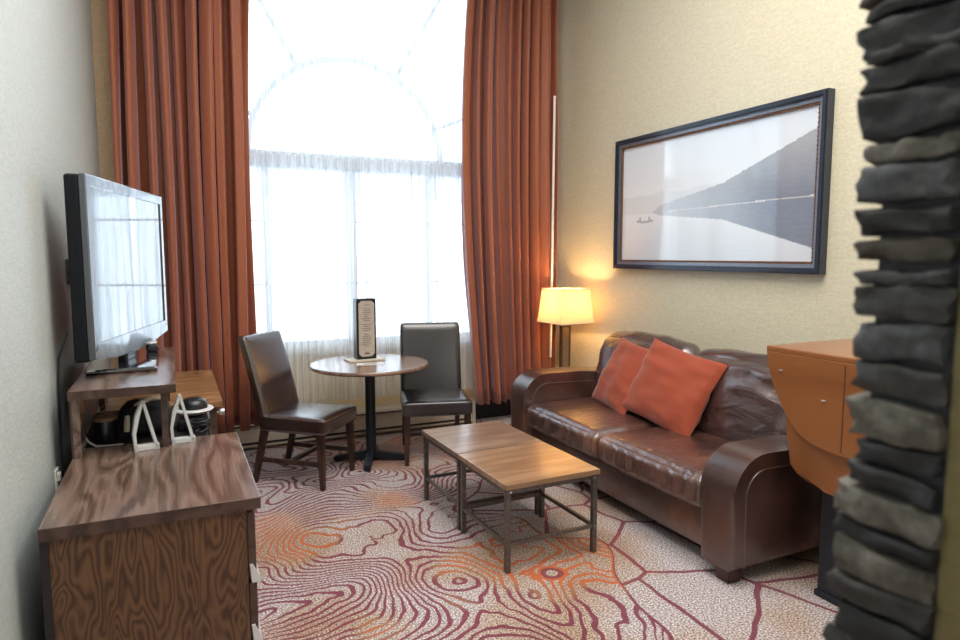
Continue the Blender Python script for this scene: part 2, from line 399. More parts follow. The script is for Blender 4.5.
# window wall with a rectangular lower opening and an arched upper one
WX0, WX1, WZ0, WZ1, WR = .0, 2.8, .78, 2.30, 1.40
WZ2 = 2.35; WCX = (WX0 + WX1) / 2
bm = bmesh.new()
box(bm, XL, WX0, YW, YW + .12, 0, ZC); box(bm, WX1, XR, YW, YW + .12, 0, ZC)
box(bm, WX0, WX1, YW, YW + .12, 0, WZ0); box(bm, WX0, WX1, YW, YW + .12, 4.1, ZC)
arc = [(WCX + WR * math.cos(PI * k / 32), WZ2 + WR * math.sin(PI * k / 32)) for k in range(33)]
struct('wall_window', bm, 'wallpaper_gold')
# lower window: two sashes with a mullion and glazing bars
bm = bmesh.new(); f = .05
box(bm, WX0, WX1, YW + .01, YW + .1, WZ1, WZ2 - .001)
box(bm, WX0, WX1, YW + .03, YW + .1, WZ0, WZ0 + f); box(bm, WX0, WX1, YW + .03, YW + .1, WZ1 - f, WZ1)
for x in (WX0, WX1 - f, WCX - .045, .68, 2.08): box(bm, x, x + (.09 if abs(x - WCX + .045) < .01 else f), YW + .03, YW + .1, WZ0, WZ1)
win1 = struct('window_1', bm, 'white_frame')
bm = bmesh.new()
for z in (1.30, 1.82): box(bm, WX0, WX1, YW + .05, YW + .08, z, z + .016)
obj('glazing_bar', bm, 'white_frame', win1)
for x0, x1 in ((WX0 + .02, WCX - .02), (WCX + .02, WX1 - .02)):
    obj('pane', nb(x0, x1, YW + .064, YW + .068, WZ0 + .02, WZ1 - .02), 'window_glass', win1)
bm = bmesh.new()
def arcbar(bm, r0, r1, y0, y1, n=32):
    for k in range(n):
        a, b2 = PI * k / n, PI * (k + 1) / n
        pts = [(WCX + r * math.cos(q), WZ2 + r * math.sin(q)) for r, q in ((r0, a), (r1, a), (r1, b2), (r0, b2))]
        prism(bm, pts, 'y', y0, y1)
for a_, b_, c_, d_ in ((WX0, WX1, WZ2, WZ2 + .04), (WX0, WX1, 4.05, 4.1), (WX0, WX0 + .05, WZ2, 4.1), (WX1 - .05, WX1, WZ2, 4.1)): box(bm, a_, b_, YW + .03, YW + .1, c_, d_)
win2 = struct('window_2', bm, 'white_frame')
bm = bmesh.new(); arcbar(bm, .80, .85, YW + .04, YW + .09); 
for d in (22, 60, 120, 158):
    a = R(d); c_, s_ = math.cos(a), math.sin(a); nx, nz_ = -s_ * .018, c_ * .018
    p0 = (WCX + .82 * c_, WZ2 + .82 * s_); L_ = min(1.37 / abs(c_), 1.72 / s_); p1 = (WCX + L_ * c_, WZ2 + L_ * s_)
    prism(bm, [(p0[0] + nx, p0[1] + nz_), (p0[0] - nx, p0[1] - nz_), (p1[0] - nx, p1[1] - nz_), (p1[0] + nx, p1[1] + nz_)], 'y', YW + .05, YW + .08)
obj('sunburst_bars', bm, 'white_frame', win2)
bm = nb(WX0 + .02, WX1 - .02, YW + .064, YW + .068, WZ2 + .02, 4.08)
obj('pane', bm, 'window_glass', win2)
struct('trim_1', nb(WX0 - .05, WX1 + .05, YW - .045, YW, WZ0 - .045, WZ0), 'cream_paint')
struct('baseboard_right', nb(XR - .014, XR, .5, YW, 0, .10, bev=.004), 'black_base')
struct('baseboard_left', nb(XL, XL + .014, YB, YW, 0, .10, bev=.004), 'black_base')
struct('baseboard_window_shaded', nb(2.47, XR - .02, YW - .02, YW, 0, .17, bev=.004), 'black_base')  # near-black strip: the shadow below the right curtain put into its colour

# partition beside the camera, its far face clad in stacked stone
PX0, PX1 = .80, 1.30
struct('wall_partition', nb(PX0 + .012, PX1, .02, .445, 0, ZC), 'wallpaper_olive')

# ---------------------------------------------------------------- drapes
def drape(x0, x1, y, z0, z1, folds, amp, seed, th=.004, gather=None, nx=None, nzs=26, pinch=False):
    rnd = random.Random(seed); bm = bmesh.new(); nx = nx or folds * 14
    ph = [rnd.uniform(-.9, .9) for _ in range(folds + 2)]; am = [rnd.uniform(.55, 1.25) for _ in range(folds + 2)]
    rows = []
    for j in range(nzs + 1):
        v = j / nzs; z = z0 + (z1 - z0) * v; row = []
        for i in range(nx + 1):
            u = i / nx; k = u * folds; ki = int(k); fr = k - ki
            s = fr * fr * (3 - 2 * fr)
            p = ph[ki] * (1 - s) + ph[min(ki + 1, folds + 1)] * s; a = am[ki] * (1 - s) + am[min(ki + 1, folds + 1)] * s
            drift = .55 * noise.noise(Vector((u * 3, v * 1.1, seed)))
            th_ = 2 * PI * (k + drift) + p
            wv = math.sin(th_) + .3 * math.sin(2.1 * th_ + seed)
            yy = y - amp * a * wv * (1 - .25 * v if not pinch else 1)
            xx = x0 + (x1 - x0) * u + .55 * amp * math.cos(th_) * a
            if gather: 
                xx = gather(xx, v)
            row.append(bm.verts.new((xx, yy, z)))
        rows.append(row)
    for A, B in zip(rows, rows[1:]):
        for i in range(nx): bm.faces.new((A[i], A[i + 1], B[i + 1], B[i]))
    return bm
def drape_obj(name, bm, mat, parent=None, th=.004):
    o = obj(name, bm, mat, parent, smooth=False)
    for p in o.data.polygons: p.use_smooth = True
    if th:
        m = o.modifiers.new('thickness', 'SOLIDIFY'); m.thickness = th
    return o
o = drape_obj('curtain', drape(-.31, .51, 5.245, .22, ZC - .01, 9, .10, 3, gather=lambda x, v: x + .05 * v * (x + .34) / .84), 'curtain_rust')
tag(o, 'rust-orange pleated floor-length curtain left of the window, behind the desk', 'curtain', 'rust-orange window curtains')
o = drape_obj('curtain', drape(2.42, 3.17, 5.245, .22, ZC - .01, 9, .095, 8, gather=lambda x, v: x - .15 * math.sin(PI * min(1, v * .9)) * (3.17 - x) / .75), 'curtain_rust')
tag(o, 'rust-orange pleated floor-length curtain right of the window, behind the lamp', 'curtain', 'rust-orange window curtains')
bm = bmesh.new(); tube(bm, [(3.10, 5.10, .62), (3.125, 5.12, 2.95)], .011)
wd = obj('wand', bm, 'white_wand', o, True); wd['label'] = 'thin white curtain wand'
o = drape_obj('sheer_curtain', drape(.30, 2.55, 5.475, 2.0, ZC - .01, 30, .018, 5, nx=420), 'sheer_back', None, 0)
tag(o, 'white sheer curtain covering the arched upper window', 'sheer curtain')
t = thing('sheer_curtain', 'white sheer curtain with pleated header hanging over the lower window', 'sheer curtain', (0, 0, 0))
drape_obj('sheer_panel', drape(.36, 1.38, 5.41, .33, 2.335, 15, .018, 6, nx=240), 'sheer_front', t, 0)
drape_obj('sheer_panel', drape(1.40, 2.50, 5.41, .33, 2.335, 16, .018, 12, nx=240), 'sheer_front', t, 0)
rnd = random.Random(4)
for k in range(24):
    x = .40 + k * .0905 + rnd.uniform(-.012, .012)
    bm = bmesh.new(); box(bm, x, x + rnd.uniform(.018, .034), 5.372, 5.388, 2.245, 2.34, bev=.006)
    obj('header_pleat', bm, 'sheer_front', t)
bm = bmesh.new(); tube(bm, [(.25, 5.44, 2.33), (2.6, 5.44, 2.33)], .007); obj('curtain_rod', bm, 'white_frame', t)

# baseboard heater under the window
t = thing('baseboard_heater', 'long cream baseboard heater below the window curtains', 'heater', (1.07, 5.45, 0))
prof = [(-.02, .0), (-.075, .03), (-.075, .035), (-.06, .035), (-.06, .175), (-.075, .2), (-.06, .22), (.095, .22), (.095, 0)]
bm = bmesh.new(); prism(bm, prof, 'x', -1.45, 1.38); obj('cover', bm, 'cream_paint', t)
obj('slot', nb(-1.40, 1.34, -.066, -.058, .045, .062), 'dark_gap', t)
obj('slot', nb(-1.40, 1.34, -.078, -.062, .193, .203), 'dark_gap', t)
for x in (-1.455, 1.37): obj('end_cap', nb(x, x + .03, -.08, .095, 0, .225, bev=.004), 'cream_paint', t)

# ---------------------------------------------------------------- dresser, bridge shelf, desk
t = thing('dresser', 'dark wood dresser with oak-grained side panel, nearest on the left wall', 'dresser', (-.385, 2.19, 0))
W, D = .615, .875
tp_ = obj('top', nb(0, W, 0.003, D, .722, .76, bev=.002), 'walnut_top', t)
obj('edge_band', nb(0, W, 0, .003, .722, .7595), 'dark_edge', tp_)
obj('side_panel', nb(.022, W - .045, .012, .032, .05, .722), 'oak_side', t)
obj('side_panel', nb(.022, W - .045, D - .03, D - .01, .05, .722), 'oak_side', t)
obj('gap_shade_strip', nb(.0, .022, .008, D - .01, 0, .722), 'dark_gap', t)  # dark strip standing in for the shadowed gap between dresser and wall
obj('carcass', nb(.022, W - .05, .032, D - .03, 0, .722), 'dark_edge', t)
obj('plinth', nb(.022, W - .06, .02, D - .02, 0, .05), 'dark_gap', t)
for z0, z1 in ((.480, .708), (.270, .465), (.06, .255)):
    d = obj('drawer', nb(W - .043, W - .018, .016, D - .016, z0, z1, bev=.002), 'dark_edge', t)
    bm = bmesh.new(); zc = z0 - .004
    prism(bm, [(W - .040, zc + .055), (W - .030, zc + .055), (W - .008, zc + .010), (W - .006, zc - .006), (W - .035, zc - .006)], 'y', .006, D - .02)
    h = obj('handle', bm, 'pull_metal', d); h['label'] = 'silver drawer pull'

t = thing('bridge_shelf', 'raised walnut shelf carrying the television, spanning dresser and desk', 'shelf', (-.385, 2.89, .0))
tp_ = obj('top', nb(0, .377, .003, 1.19, .995, 1.03, bev=.002), 'walnut_top', t)
obj('edge_band', nb(0, .377, 0, .003, .995, 1.0295), 'dark_edge', tp_)
obj('leg', nb(.008, .034, .03, .165, .7605, .995), 'walnut_top', t)
obj('leg', nb(.318, .342, .06, .10, .7605, .995), 'dark_edge', t)
obj('leg', nb(.008, .034, 1.0, 1.17, .74, .995), 'walnut_top', t)
obj('leg', nb(.318, .342, 1.10, 1.14, .74, .995), 'dark_edge', t)
obj('back_panel', nb(.0, .008, .03, 1.17, .765, .995), 'dark_edge', t)

t = thing('desk', 'honey-brown wooden desk at the foot of the left curtain', 'desk', (-.40, 3.86, 0))
obj('top', nb(0, .622, 0, 1.12, .705, .74, bev=.003), 'desk_wood', t)
obj('side_panel', nb(.02, .56, .03, .055, 0, .705), 'oak_side', t)
obj('side_panel', nb(.02, .56, 1.05, 1.075, 0, .705), 'oak_side', t)
d = obj('drawer', nb(.56, .59, .04, 1.07, .53, .69, bev=.002), 'dark_edge', t)
bm = bmesh.new(); tube(bm, [(.588, .12, .655), (.615, .12, .655)], .010, 12); tube(bm, [(.61, .12, .655), (.635, .12, .655)], .021, 16)
h = obj('knob', bm, 'silver', d, True); h['label'] = 'shiny chrome knob'
obj('leg', nb(.56, .59, .03, .06, 0, .705), 'dark_edge', t)
obj('leg', nb(.56, .59, 1.045, 1.075, 0, .705), 'dark_edge', t)
obj('back_panel', nb(.02, .03, .055, 1.05, .35, .705), 'dark_gap', t)

t = thing('low_cabinet', 'low black cabinet between dresser and desk, under the raised shelf', 'cabinet', (-.385, 3.09, 0))
obj('body', nb(0, .50, 0, .72, .0, .745, bev=.004), 'dark_gap', t)
d = obj('door', nb(.50, .515, .01, .71, .03, .73, bev=.002), 'black_plastic', t)
obj('handle', nb(.515, .527, .05, .065, .4, .52, bev=.003), 'silver', d)

# ---------------------------------------------------------------- things on dresser and shelf
T = .747
t = thing('bag', 'black soft bag with grey strap behind the white stands, under the shelf', 'bag', (-.14, 3.30, T + .012))
obj('body', cushion((0, 0, .062), (.19, .26, .11), .03, (.01, .01, .01), 8, .012, (14, 14, 14), 2), 'black_fabric', t, True)
bm = bmesh.new(); tube(bm, [(-.07, -.14, .03), (-.065, -.135, .09), (-.03, -.06, .125), (.02, .02, .135), (.06, .08, .12)], .012, 8); obj('strap', bm, 'cream_paint', t, True)
t = thing('canister', 'small black canister with a brown lid, left of the black bag', 'canister', (-.295, 3.22, T))
bm = bmesh.new(); lathe(bm, [(.046, 0), (.048, .02), (.048, .085), (.046, .09)], 32); obj('body', bm, 'black_plastic', t, True)
bm = bmesh.new(); lathe(bm, [(.049, .09), (.049, .104), (.04, .108), (.01, .109)], 32); obj('lid', bm, 'tan_lid', t, True)
bm = bmesh.new(); tube(bm, [(-.36, 3.10, .80), (-.345, 3.095, .775), (-.32, 3.09, .758), (-.28, 3.085, .755), (-.22, 3.085, .755)], .004, 8)
tag(obj('cord', bm, 'pale_plastic', None, True), 'thin white cord curling beside the brown-lidded canister', 'cord')
def stand(x, y, rz, label):
    t = thing('easel_stand', label, 'stand', (x, y, .76), rz, 'white triangular stands on the dresser')
    bm = bmesh.new()
    # back strip rising from a foot to a peak, front strip leaning to meet it
    prism(bm, [(-.055, 0), (-.062, .05), (-.045, .10), (-.008, .145), (.004, .145), (-.022, .10), (-.045, .05), (-.040, 0)], 'x', -.03, .0)
    obj('back_strip', bm, 'pale_plastic', t)
    bm = bmesh.new(); prism(bm, [(.075, .0), (.058, .0), (-.008, .140), (.006, .146)], 'x', -.03, .0); obj('front_strip', bm, 'pale_plastic', t)
    obj('foot', nb(-.03, .0, -.055, .075, 0, .016, bev=.002), 'pale_plastic', t)
    t.scale = (1, .70, 1.42)
stand(-.13, 2.925, R(-78), 'white triangular stand left of the slim shelf post on dresser')
stand(.006, 2.975, R(-84), 'white triangular stand right of the slim shelf post on dresser')
t = thing('telephone', 'black rounded telephone with pale rim above tangled black cable', 'telephone', (.062, 3.31, T))
obj('body', nb(-.07, .07, -.09, .09, 0, .055, bev=.012), 'black_plastic', t)
bm = bmesh.new(); lathe(bm, [(.03, .055), (.08, .075), (.088, .082), (.084, .088), (.06, .089)], 36); obj('rim', bm, 'pale_plastic', t, True)
bm = bmesh.new(); lathe(bm, [(.062, .086), (.062, .105), (.052, .125), (.03, .135), (.005, .137)], 36); obj('dome', bm, 'black_plastic', t, True)
bm = bmesh.new(); rnd = random.Random(7); pts = []
for k in range(64):
    a = k * .75; pts.append((.07 + .045 * math.cos(a) + rnd.uniform(-.012, .012), 3.17 + .042 * math.sin(a) + rnd.uniform(-.012, .012), T + .008 + .045 * abs(math.sin(k * .21)) + rnd.uniform(0, .006)))
tube(bm, pts, .005, 6); tag(obj('cable', bm, 'black_plastic', None, True), 'tangled black cable bundled at the far end of the dresser', 'cable')

# television
t = thing('television', 'flat-screen television with glossy black stand base on raised shelf', 'television', (-.18, 3.56, 1.03), R(-14.0))
# local: width along y, screen faces +x
TW, z0, z1 = .535, .075, .84
obj('casing', nb(-.07, -.012, -TW, TW, z0 + .01, z1, bev=.012, seg=3), 'tv_casing', t)
bm = bmesh.new()
box(bm, -.014, .012, -TW, TW, z1 - .045, z1 + .002, bev=.004); box(bm, -.014, .012, -TW, -TW + .042, z0 + .05, z1 - .04, bev=.004)
box(bm, -.014, .012, TW - .042, TW, z0 + .05, z1 - .04, bev=.004)
prism(bm, [(-TW, z0 + .06), (-TW, z0 + .02), (-TW * .5, z0 - .004), (0, z0 - .014), (TW * .5, z0 - .004), (TW, z0 + .02), (TW, z0 + .06), (TW - .03, z0 + .085), (-TW + .03, z0 + .085)], 'x', -.014, .012, bev=.004)
obj('bezel', bm, 'tv_bezel', t)
obj('screen', nb(-.012, .006, -TW + .03, TW - .03, z0 + .075, z1 - .035), 'tv_screen', t)
obj('neck', nb(-.06, -.015, -.07, .07, .015, z0 + .06, bev=.01), 'black_plastic', t)
bm = bmesh.new(); box(bm, -.185, .10, -.31, .38, 0, .022, bev=.010, seg=3); bmesh.ops.rotate(bm, cent=(0, 0, 0), matrix=Matrix.Rotation(R(14), 3, 'Z'), verts=bm.verts); obj('base', bm, 'tv_bezel', t).data.materials[0] = MATS['tv_screen']
bm = bmesh.new(); tube(bm, [(-.39, 3.02, 1.25), (-.42, 3.0, 1.15), (-.425, 2.99, 1.05), (-.428, 2.985, .85), (-.43, 2.985, .5)], .006, 8)
tag(obj('power_cord', bm, 'black_plastic', None, True), 'black cord hanging down the wall behind the television', 'cord')
t = thing('remote_dock', 'small black gadget with silver top on the television base', 'gadget', (-.115, 3.80, 1.0545))
obj('body', nb(-.028, .028, -.045, .045, 0, .035, bev=.01), 'black_plastic', t)
obj('cap', nb(-.026, .026, -.043, .043, .034, .05, bev=.008), 'silver', t)
t = thing('wall_switch', 'narrow grey wall plate behind the television', 'switch', (XL, 3.615, 1.471))
obj('plate', nb(0, .012, -.04, .04, -.06, .06, bev=.004), 'grey_metal', t); obj('toggle', nb(.010, .022, -.008, .008, -.018, .018, bev=.003), 'grey_metal', t)
t = thing('wall_outlet', 'small white outlet low on wall behind the dresser', 'outlet', (XL, 2.969, 0.666))
obj('plate', nb(0, .008, -.035, .035, -.05, .05, bev=.003), 'paper', t); obj('plug', nb(.006, .018, -.015, .015, .0, .035, bev=.004), 'paper', t)

# ---------------------------------------------------------------- dining chairs
def chair(name, loc, rz, mat, label, w=.46, d=.47, lean=.0):
    """faces local -y"""
    t = thing(name, label, 'chair', loc, rz, 'dining chairs at the round table')
    def sh(q, p):
        q.x *= 1 - .04 * (q.y / d + .5); return q
    obj('seat', cushion((0, -.015, .425), (w + .02, d + .02, .11), .022, (0, 0, .010), 12, .0, shape=sh), mat, t, True)
    bm = bmesh.new()
    # backrest: gently curved slab leaning back
    b = cushion((0, 0, 0), (w - .01, .066, .63), .022, (0, .004, 0), 14)
    for v in b.verts:
        z = v.co.z + .315
        v.co = Vector((v.co.x * (1 - .03 * z), v.co.y + d / 2 - .03 + (.10 + lean) * z + .10 * z * z, z + .375 + .0))
    obj('backrest', b, mat, t, True)
    for s in (-1, 1):
        bm = bmesh.new(); taper(bm, (s * (w / 2 - .02), -d / 2 + .012, 0), (s * (w / 2 - .025), -d / 2 + .025, .385), .015, .024); obj('leg', bm, 'espresso_leg', t)
        bm = bmesh.new(); taper(bm, (s * (w / 2 - .035), d / 2 + .07, 0), (s * (w / 2 - .035), d / 2 - .025, .40), (.015, .017), (.019, .026)); obj('leg', bm, 'espresso_leg', t)
        bm = bmesh.new(); box(bm, s * (w / 2 - .04) - .009, s * (w / 2 - .04) + .009, -d / 2 + .03, d / 2 + .03, .15, .18); obj('stretcher', bm, 'espresso_leg', t)
    obj('stretcher', nb(-w / 2 + .04, w / 2 - .04, .02, .045, .15, .178), 'espresso_leg', t)
    return t
chair('dining_chair', (.81, 4.55, 0), R(49), 'chair_leather', 'brown leather dining chair left of the round table, seen from its side', lean=.10)
chair('dining_chair', (1.79, 4.66, 0), R(-15), 'chair_leather_black', 'dark leather dining chair right of the round table, facing the room', .50, .49)

# round table
t = thing('round_table', 'round wooden pedestal table with a black cross base by the window', 'table', (1.305, 4.735, 0))
bm = bmesh.new(); lathe(bm, [(.40, .718), (.428, .720), (.437, .728), (.437, .742), (.432, .748), (.40, .750)], 72); obj('tabletop', bm, 'round_wood', t, True)
bm = bmesh.new(); lathe(bm, [(.05, .05), (.042, .07), (.038, .09), (.038, .70), (.06, .718)], 32); obj('column', bm, 'black_metal', t, True)
obj('top_plate', nb(-.2, .2, -.2, .2, .708, .719), 'black_metal', t)
for k in range(4):
    a = R(-22 + 90 * k); c_, s_ = math.cos(a), math.sin(a)
    bm = bmesh.new(); L = .28
    prism(bm, [(0, .02), (0, .085), (.05, .08), (L - .02, .045), (L, .035), (L, .012), (L - .01, .012)], 'y', -.026, .026, bev=.006)
    bmesh.ops.transform(bm, matrix=Matrix.Rotation(a, 4, 'Z'), verts=bm.verts); ft = obj('foot', bm, 'black_metal', t)
    bm = bmesh.new(); lathe(bm, [(.018, 0), (.02, .012)], 16, c_ * (L - .03), s_ * (L - .03)); obj('glide', bm, 'rubber', ft)
# menu holder and papers
t = thing('menu_holder', 'tall dark menu holder with beige page standing on the round table', 'menu', (1.308, 4.86, .75), R(4))
t.scale = (1.12, 1.0, 1.10)
obj('base', nb(-.13, .12, -.075, .08, 0, .012, bev=.003), 'cream_paint', t)
obj('cover', nb(-.068, .068, -.035, .045, .012, .43, bev=.004), 'black_plastic', t)
bm = bmesh.new(); c = .02
prism(bm, [(-.055 + c, .03), (.055 - c, .03), (.055, .03 + c), (.055, .415 - c), (.055 - c, .415), (-.055 + c, .415), (-.055, .415 - c), (-.055, .03 + c)], 'y', -.0375, -.034)
pg = obj('page', bm, 'menu_page', t)
rnd = random.Random(3)
for k in range(22):
    l = rnd.uniform(.014, .038); z = .385 - k * .0135
    if k in (1, 9, 14): continue
    obj('text_line', nb(-l, l, -.0382, -.0372, z, z + .004), 'ink', pg)
obj('emblem', nb(-.016, .016, -.0384, -.0372, .045, .058), 'ink', pg)
obj('side_page', nb(-.0695, -.067, -.03, .04, .03, .41), 'grey_metal', t)
o = obj('paper_card', nb(-.10, .10, -.05, .05, 0, .002), 'paper_card'); o.location = (1.29, 4.66, .7505); o.rotation_euler = (0, 0, R(-14))
tag(o, 'white printed card lying flat in front of the menu holder', 'card')
obj('print_band', nb(-.05, .05, -.012, .012, .0018, .0026), 'ink', o)

# ---------------------------------------------------------------- coffee tables
def coffee(name, loc, rz, mat, label):
    t = thing(name, label, 'coffee table', loc, rz, 'square coffee tables pushed together')
    S = .558; h = .45
    obj('tabletop', nb(.001, S - .001, .001, S - .001, h - .028, h, bev=.003), mat, t)
    q = .026; fr = bmesh.new()
    for a in (0, 1):
        y0 = .012 if a == 0 else S - .012 - .02; x0 = y0
        box(fr, .012, S - .012, y0, y0 + .02, h - .052, h - .028); box(fr, x0, x0 + .02, .012, S - .012, h - .052, h - .028)
    obj('apron', fr, 'grey_metal', t)
    for x in (.010, S - .010 - q):
        for y in (.010, S - .010 - q):
            obj('leg', nb(x, x + q, y, y + q, 0, h - .03, bev=.002), 'grey_metal', t)
    for x in (.014, S - .032): obj('stretcher', nb(x, x + .016, .02, S - .02, .135, .153), 'grey_metal', t)
    for y in (.014, S - .032): obj('stretcher', nb(.02, S - .02, y, y + .016, .135, .153), 'grey_metal', t)
    bm = bmesh.new()
    for x, y in ((.03, .006), (S - .03, .006), (.006, .03), (.006, S - .03)):
        bm = bmesh.new()
        if y == .006: tube(bm, [(x, .008, h - .04), (x, .004, h - .04)], .006, 10)
        else: tube(bm, [(.008, y, h - .04), (.004, y, h - .04)], .006, 10)
        obj('rivet', bm, 'silver', t)
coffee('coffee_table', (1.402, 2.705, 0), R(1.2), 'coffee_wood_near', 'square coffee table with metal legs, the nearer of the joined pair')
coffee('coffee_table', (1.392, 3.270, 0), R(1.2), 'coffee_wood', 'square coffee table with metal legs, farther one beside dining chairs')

# ---------------------------------------------------------------- sofa
SX, SY, SL = 2.29, 2.14, 2.21
t = thing('sofa', 'two-seat brown leather sofa with rounded arms against the right wall', 'sofa', (SX, SY, 0))
def arm(y0, y1, zt=.685):
    bm = bmesh.new(); r = .20
    prof = [(0, .075), (0, zt - r)]
    prof += [(r - r * math.cos(a), zt - r + r * math.sin(a)) for a in [PI / 2 * k / 12 for k in range(1, 13)]]
    prof += [(.5, zt - .005), (.80, zt - .02), (.93, zt - .05), (.98, zt - .10), (.98, .075)]
    prism(bm, prof, 'y', y0, y1, bev=.035, seg=5)
    a = obj('arm', bm, 'sofa_leather', t, True)
    # stitched seam line along the outer side
    for y in (y0 - .001, y1 + .001):
        bm = bmesh.new(); off = .075
        pts = [(off, y, .09), (off, y, zt - r)] + [(r - (r - off) * math.cos(q), y, zt - r + (r - off) * math.sin(q)) for q in [PI / 2 * k / 10 for k in range(1, 11)]] + [(.90, y, zt - off - .02)]
        tube(bm, pts, .0045, 6); obj('seam', bm, 'seat_leather', a, True)
    return a
AW = .215
arm(0, AW, .625); arm(SL - AW, SL, .675)
obj('base_rail', nb(.065, .93, AW - .01, SL - AW + .01, .085, .30, bev=.015), 'sofa_leather', t, True)
ym = SL / 2
for (a, b_) in ((AW + .002, ym - .003), (ym + .003, SL - AW - .002)):
    cy = (a + b_) / 2; L = b_ - a
    def sh(q, p, cy=cy):
        if p.x < 0:
            g = max(0, -p.x) ** 2
            q.x += .013 * g * math.sin((q.y) * 80 + 2 * math.sin(q.y * 13)) * (1 - abs(p.z) * .3) * (.35 + .65 * max(0, noise.noise(Vector((q.y * 4, cy, 0))) + .5))
        return q
    s_ = obj('seat_cushion', cushion((.372, cy, .378), (.73, L, .175), .055, (.02, .0, .022), 30, .006, (5, 5, 5), cy * 3, sh), 'seat_leather', t, True)
    bm = bmesh.new()
    pts = [(.036 + .004 * math.sin(k * 1.3), a + .04 + (L - .08) * k / 24, .325) for k in range(25)]
    tube(bm, pts, .005, 6); obj('piping', bm, 'sofa_leather', s_, True)
obj('back_frame', nb(.84, .99, AW - .02, SL - AW + .02, .08, .80, bev=.04, seg=4), 'sofa_leather', t, True)
for i, (a, b_) in enumerate(((.20, ym - .002), (ym + .002, SL - .155))):
    cy = (a + b_) / 2; L = b_ - a
    def sh(q, p):
        z = q.z + .25
        q.z += .02 * (1 - p.y * p.y) * (1 if p.z > 0 else 0)
        # wrinkles pulled from the lower corners
        q.x += (.020 * math.sin(q.z * 48 + 5 * noise.noise(Vector((q.y * 3, q.z * 4, i)))) * max(0, noise.noise(Vector((q.y * 5, q.z * 3, 7 + i))) + .25)) * (1 if p.x < 0 else 0)
        q.x += z * .22 - .03
        return q
    obj('back_cushion', cushion((.735, cy, .675 + .012 * i), (.21, L, .52), .10, (.06, .0, .02), 30, .008, (7, 7, 7), 4 + i, sh), 'back_leather', t, True)
for x in (.015, .88):
    for y in (.03, SL - .13):
        bm = bmesh.new(); taper(bm, (x + .05, y + .05, 0), (x + .05, y + .05, .08), .038, .048); obj('foot', bm, 'red_wood', t)

def pillow(name, M, w, h, th, seed, label):
    bm = bmesh.new(); n = 36; sides = []
    for sgn in (1, -1):
        rows = []
        for j in range(n + 1):
            row = []
            for i in range(n + 1):
                u = -1 + 2 * i / n; v = -1 + 2 * j / n
                pu = 1 - .075 * (1 - v * v) ** 1.0 ; pv = 1 - .075 * (1 - u * u)
                x = u * w / 2 * pv if False else u * w / 2 * (1 - .06 * (1 - v * v)); z = v * h / 2 * (1 - .07 * (1 - u * u))
                t_ = (max(0, 1 - u * u) ** .5) * (max(0, 1 - v * v) ** .5)
                rip = noise.noise(Vector((x * 5 + seed, z * 16, sgn))) * .014 + noise.noise(Vector((x * 9, z * 6 + seed, sgn))) * .010
                edge = max(abs(u), abs(v))
                y = sgn * (th / 2 * t_ ** .85 + rip * min(1, 3 * t_)) + .012 * noise.noise(Vector((x * 6, z * 6, seed)))
                row.append(bm.verts.new((x, y, z)))
            rows.append(row)
        for A, B in zip(rows, rows[1:]):
            for i in range(n): bm.faces.new((A[i], A[i + 1], B[i + 1], B[i]))
    bmesh.ops.remove_doubles(bm, verts=bm.verts, dist=.0008)
    o = obj(name, bm, 'pillow_rust', None, True); o.matrix_world = M
    for p in o.data.polygons: p.use_smooth = True
    tag(o, label, 'pillow', 'rust-orange throw pillows on the sofa')
    return o
def PM(c, yaw, lean, roll=0):
    # pillow local: width x, thickness y, height z  -> width runs along world y
    return Matrix.Translation(c) @ Matrix.Rotation(R(90 + yaw), 4, 'Z') @ Matrix.Rotation(R(lean), 4, 'X') @ Matrix.Rotation(R(roll), 4, 'Y')
pillow('throw_pillow', PM((2.835, 3.205, .712), 3, 27, -8), .67, .53, .17, 1, 'orange throw pillow in front, overlapping the other one on sofa')
pillow('throw_pillow', PM((2.86, 3.72, .695), -10, 27, -4), .54, .52, .15, 5, 'orange throw pillow partly hidden behind the front one on sofa')

# ---------------------------------------------------------------- lamp
t = thing('lamp', 'lit lamp with square white shade in the corner beside the sofa', 'lamp', (3.10, 4.86, 0), R(4))
obj('base', nb(-.12, .12, -.12, .12, 0, .025, bev=.005), 'bronze', t)
bm = bmesh.new()
for s in (-1, 1): box(bm, s * .042 - .007, s * .042 + .007, -.016, .016, .025, .935)
box(bm, -.049, .049, -.016, .016, .92, .935); obj('post', bm, 'bronze', t)
bm = bmesh.new()
box(bm, -.036, .036, -.006, .006, .03, .92)
for k in range(36):
    z = .05 + k * .0242
    box(bm, -.036, .036, -.012, .012, z, z + .008); 
    xx = -.03 + (k * 7 % 5) * .013; box(bm, xx, xx + .008, -.014, .014, z, z + .024)
obj('lattice', bm, 'tan_lid', t)
bm = bmesh.new(); tube(bm, [(0, 0, .935), (0, 0, 1.03)], .008); obj('socket', bm, 'bronze', t)
bm = bmesh.new(); lathe(bm, [(.012, 1.03), (.03, 1.06), (.034, 1.09), (.02, 1.12), (.004, 1.125)], 20); obj('bulb', bm, 'bulb_glow', t, True)
bm = bmesh.new(); zb, zt, rb, rt_ = .965, 1.255, .178, .150
def ring(r, z, cv=.0):
    out = []
    for k in range(4):
        a0, a1 = PI / 4 + PI / 2 * k, PI / 4 + PI / 2 * (k + 1)
        out.append((r * math.sqrt(2) * math.cos(a0), r * math.sqrt(2) * math.sin(a0), z))
    return out
levels = []
for j in range(7):
    v = j / 6; r = rb + (rt_ - rb) * (1 - (1 - v) ** 1.25)
    levels.append([bm.verts.new(p) for p in ring(r, zb + (zt - zb) * v)])
for A, B in zip(levels, levels[1:]):
    for k in range(4): bm.faces.new((A[k], A[(k + 1) % 4], B[(k + 1) % 4], B[k]))
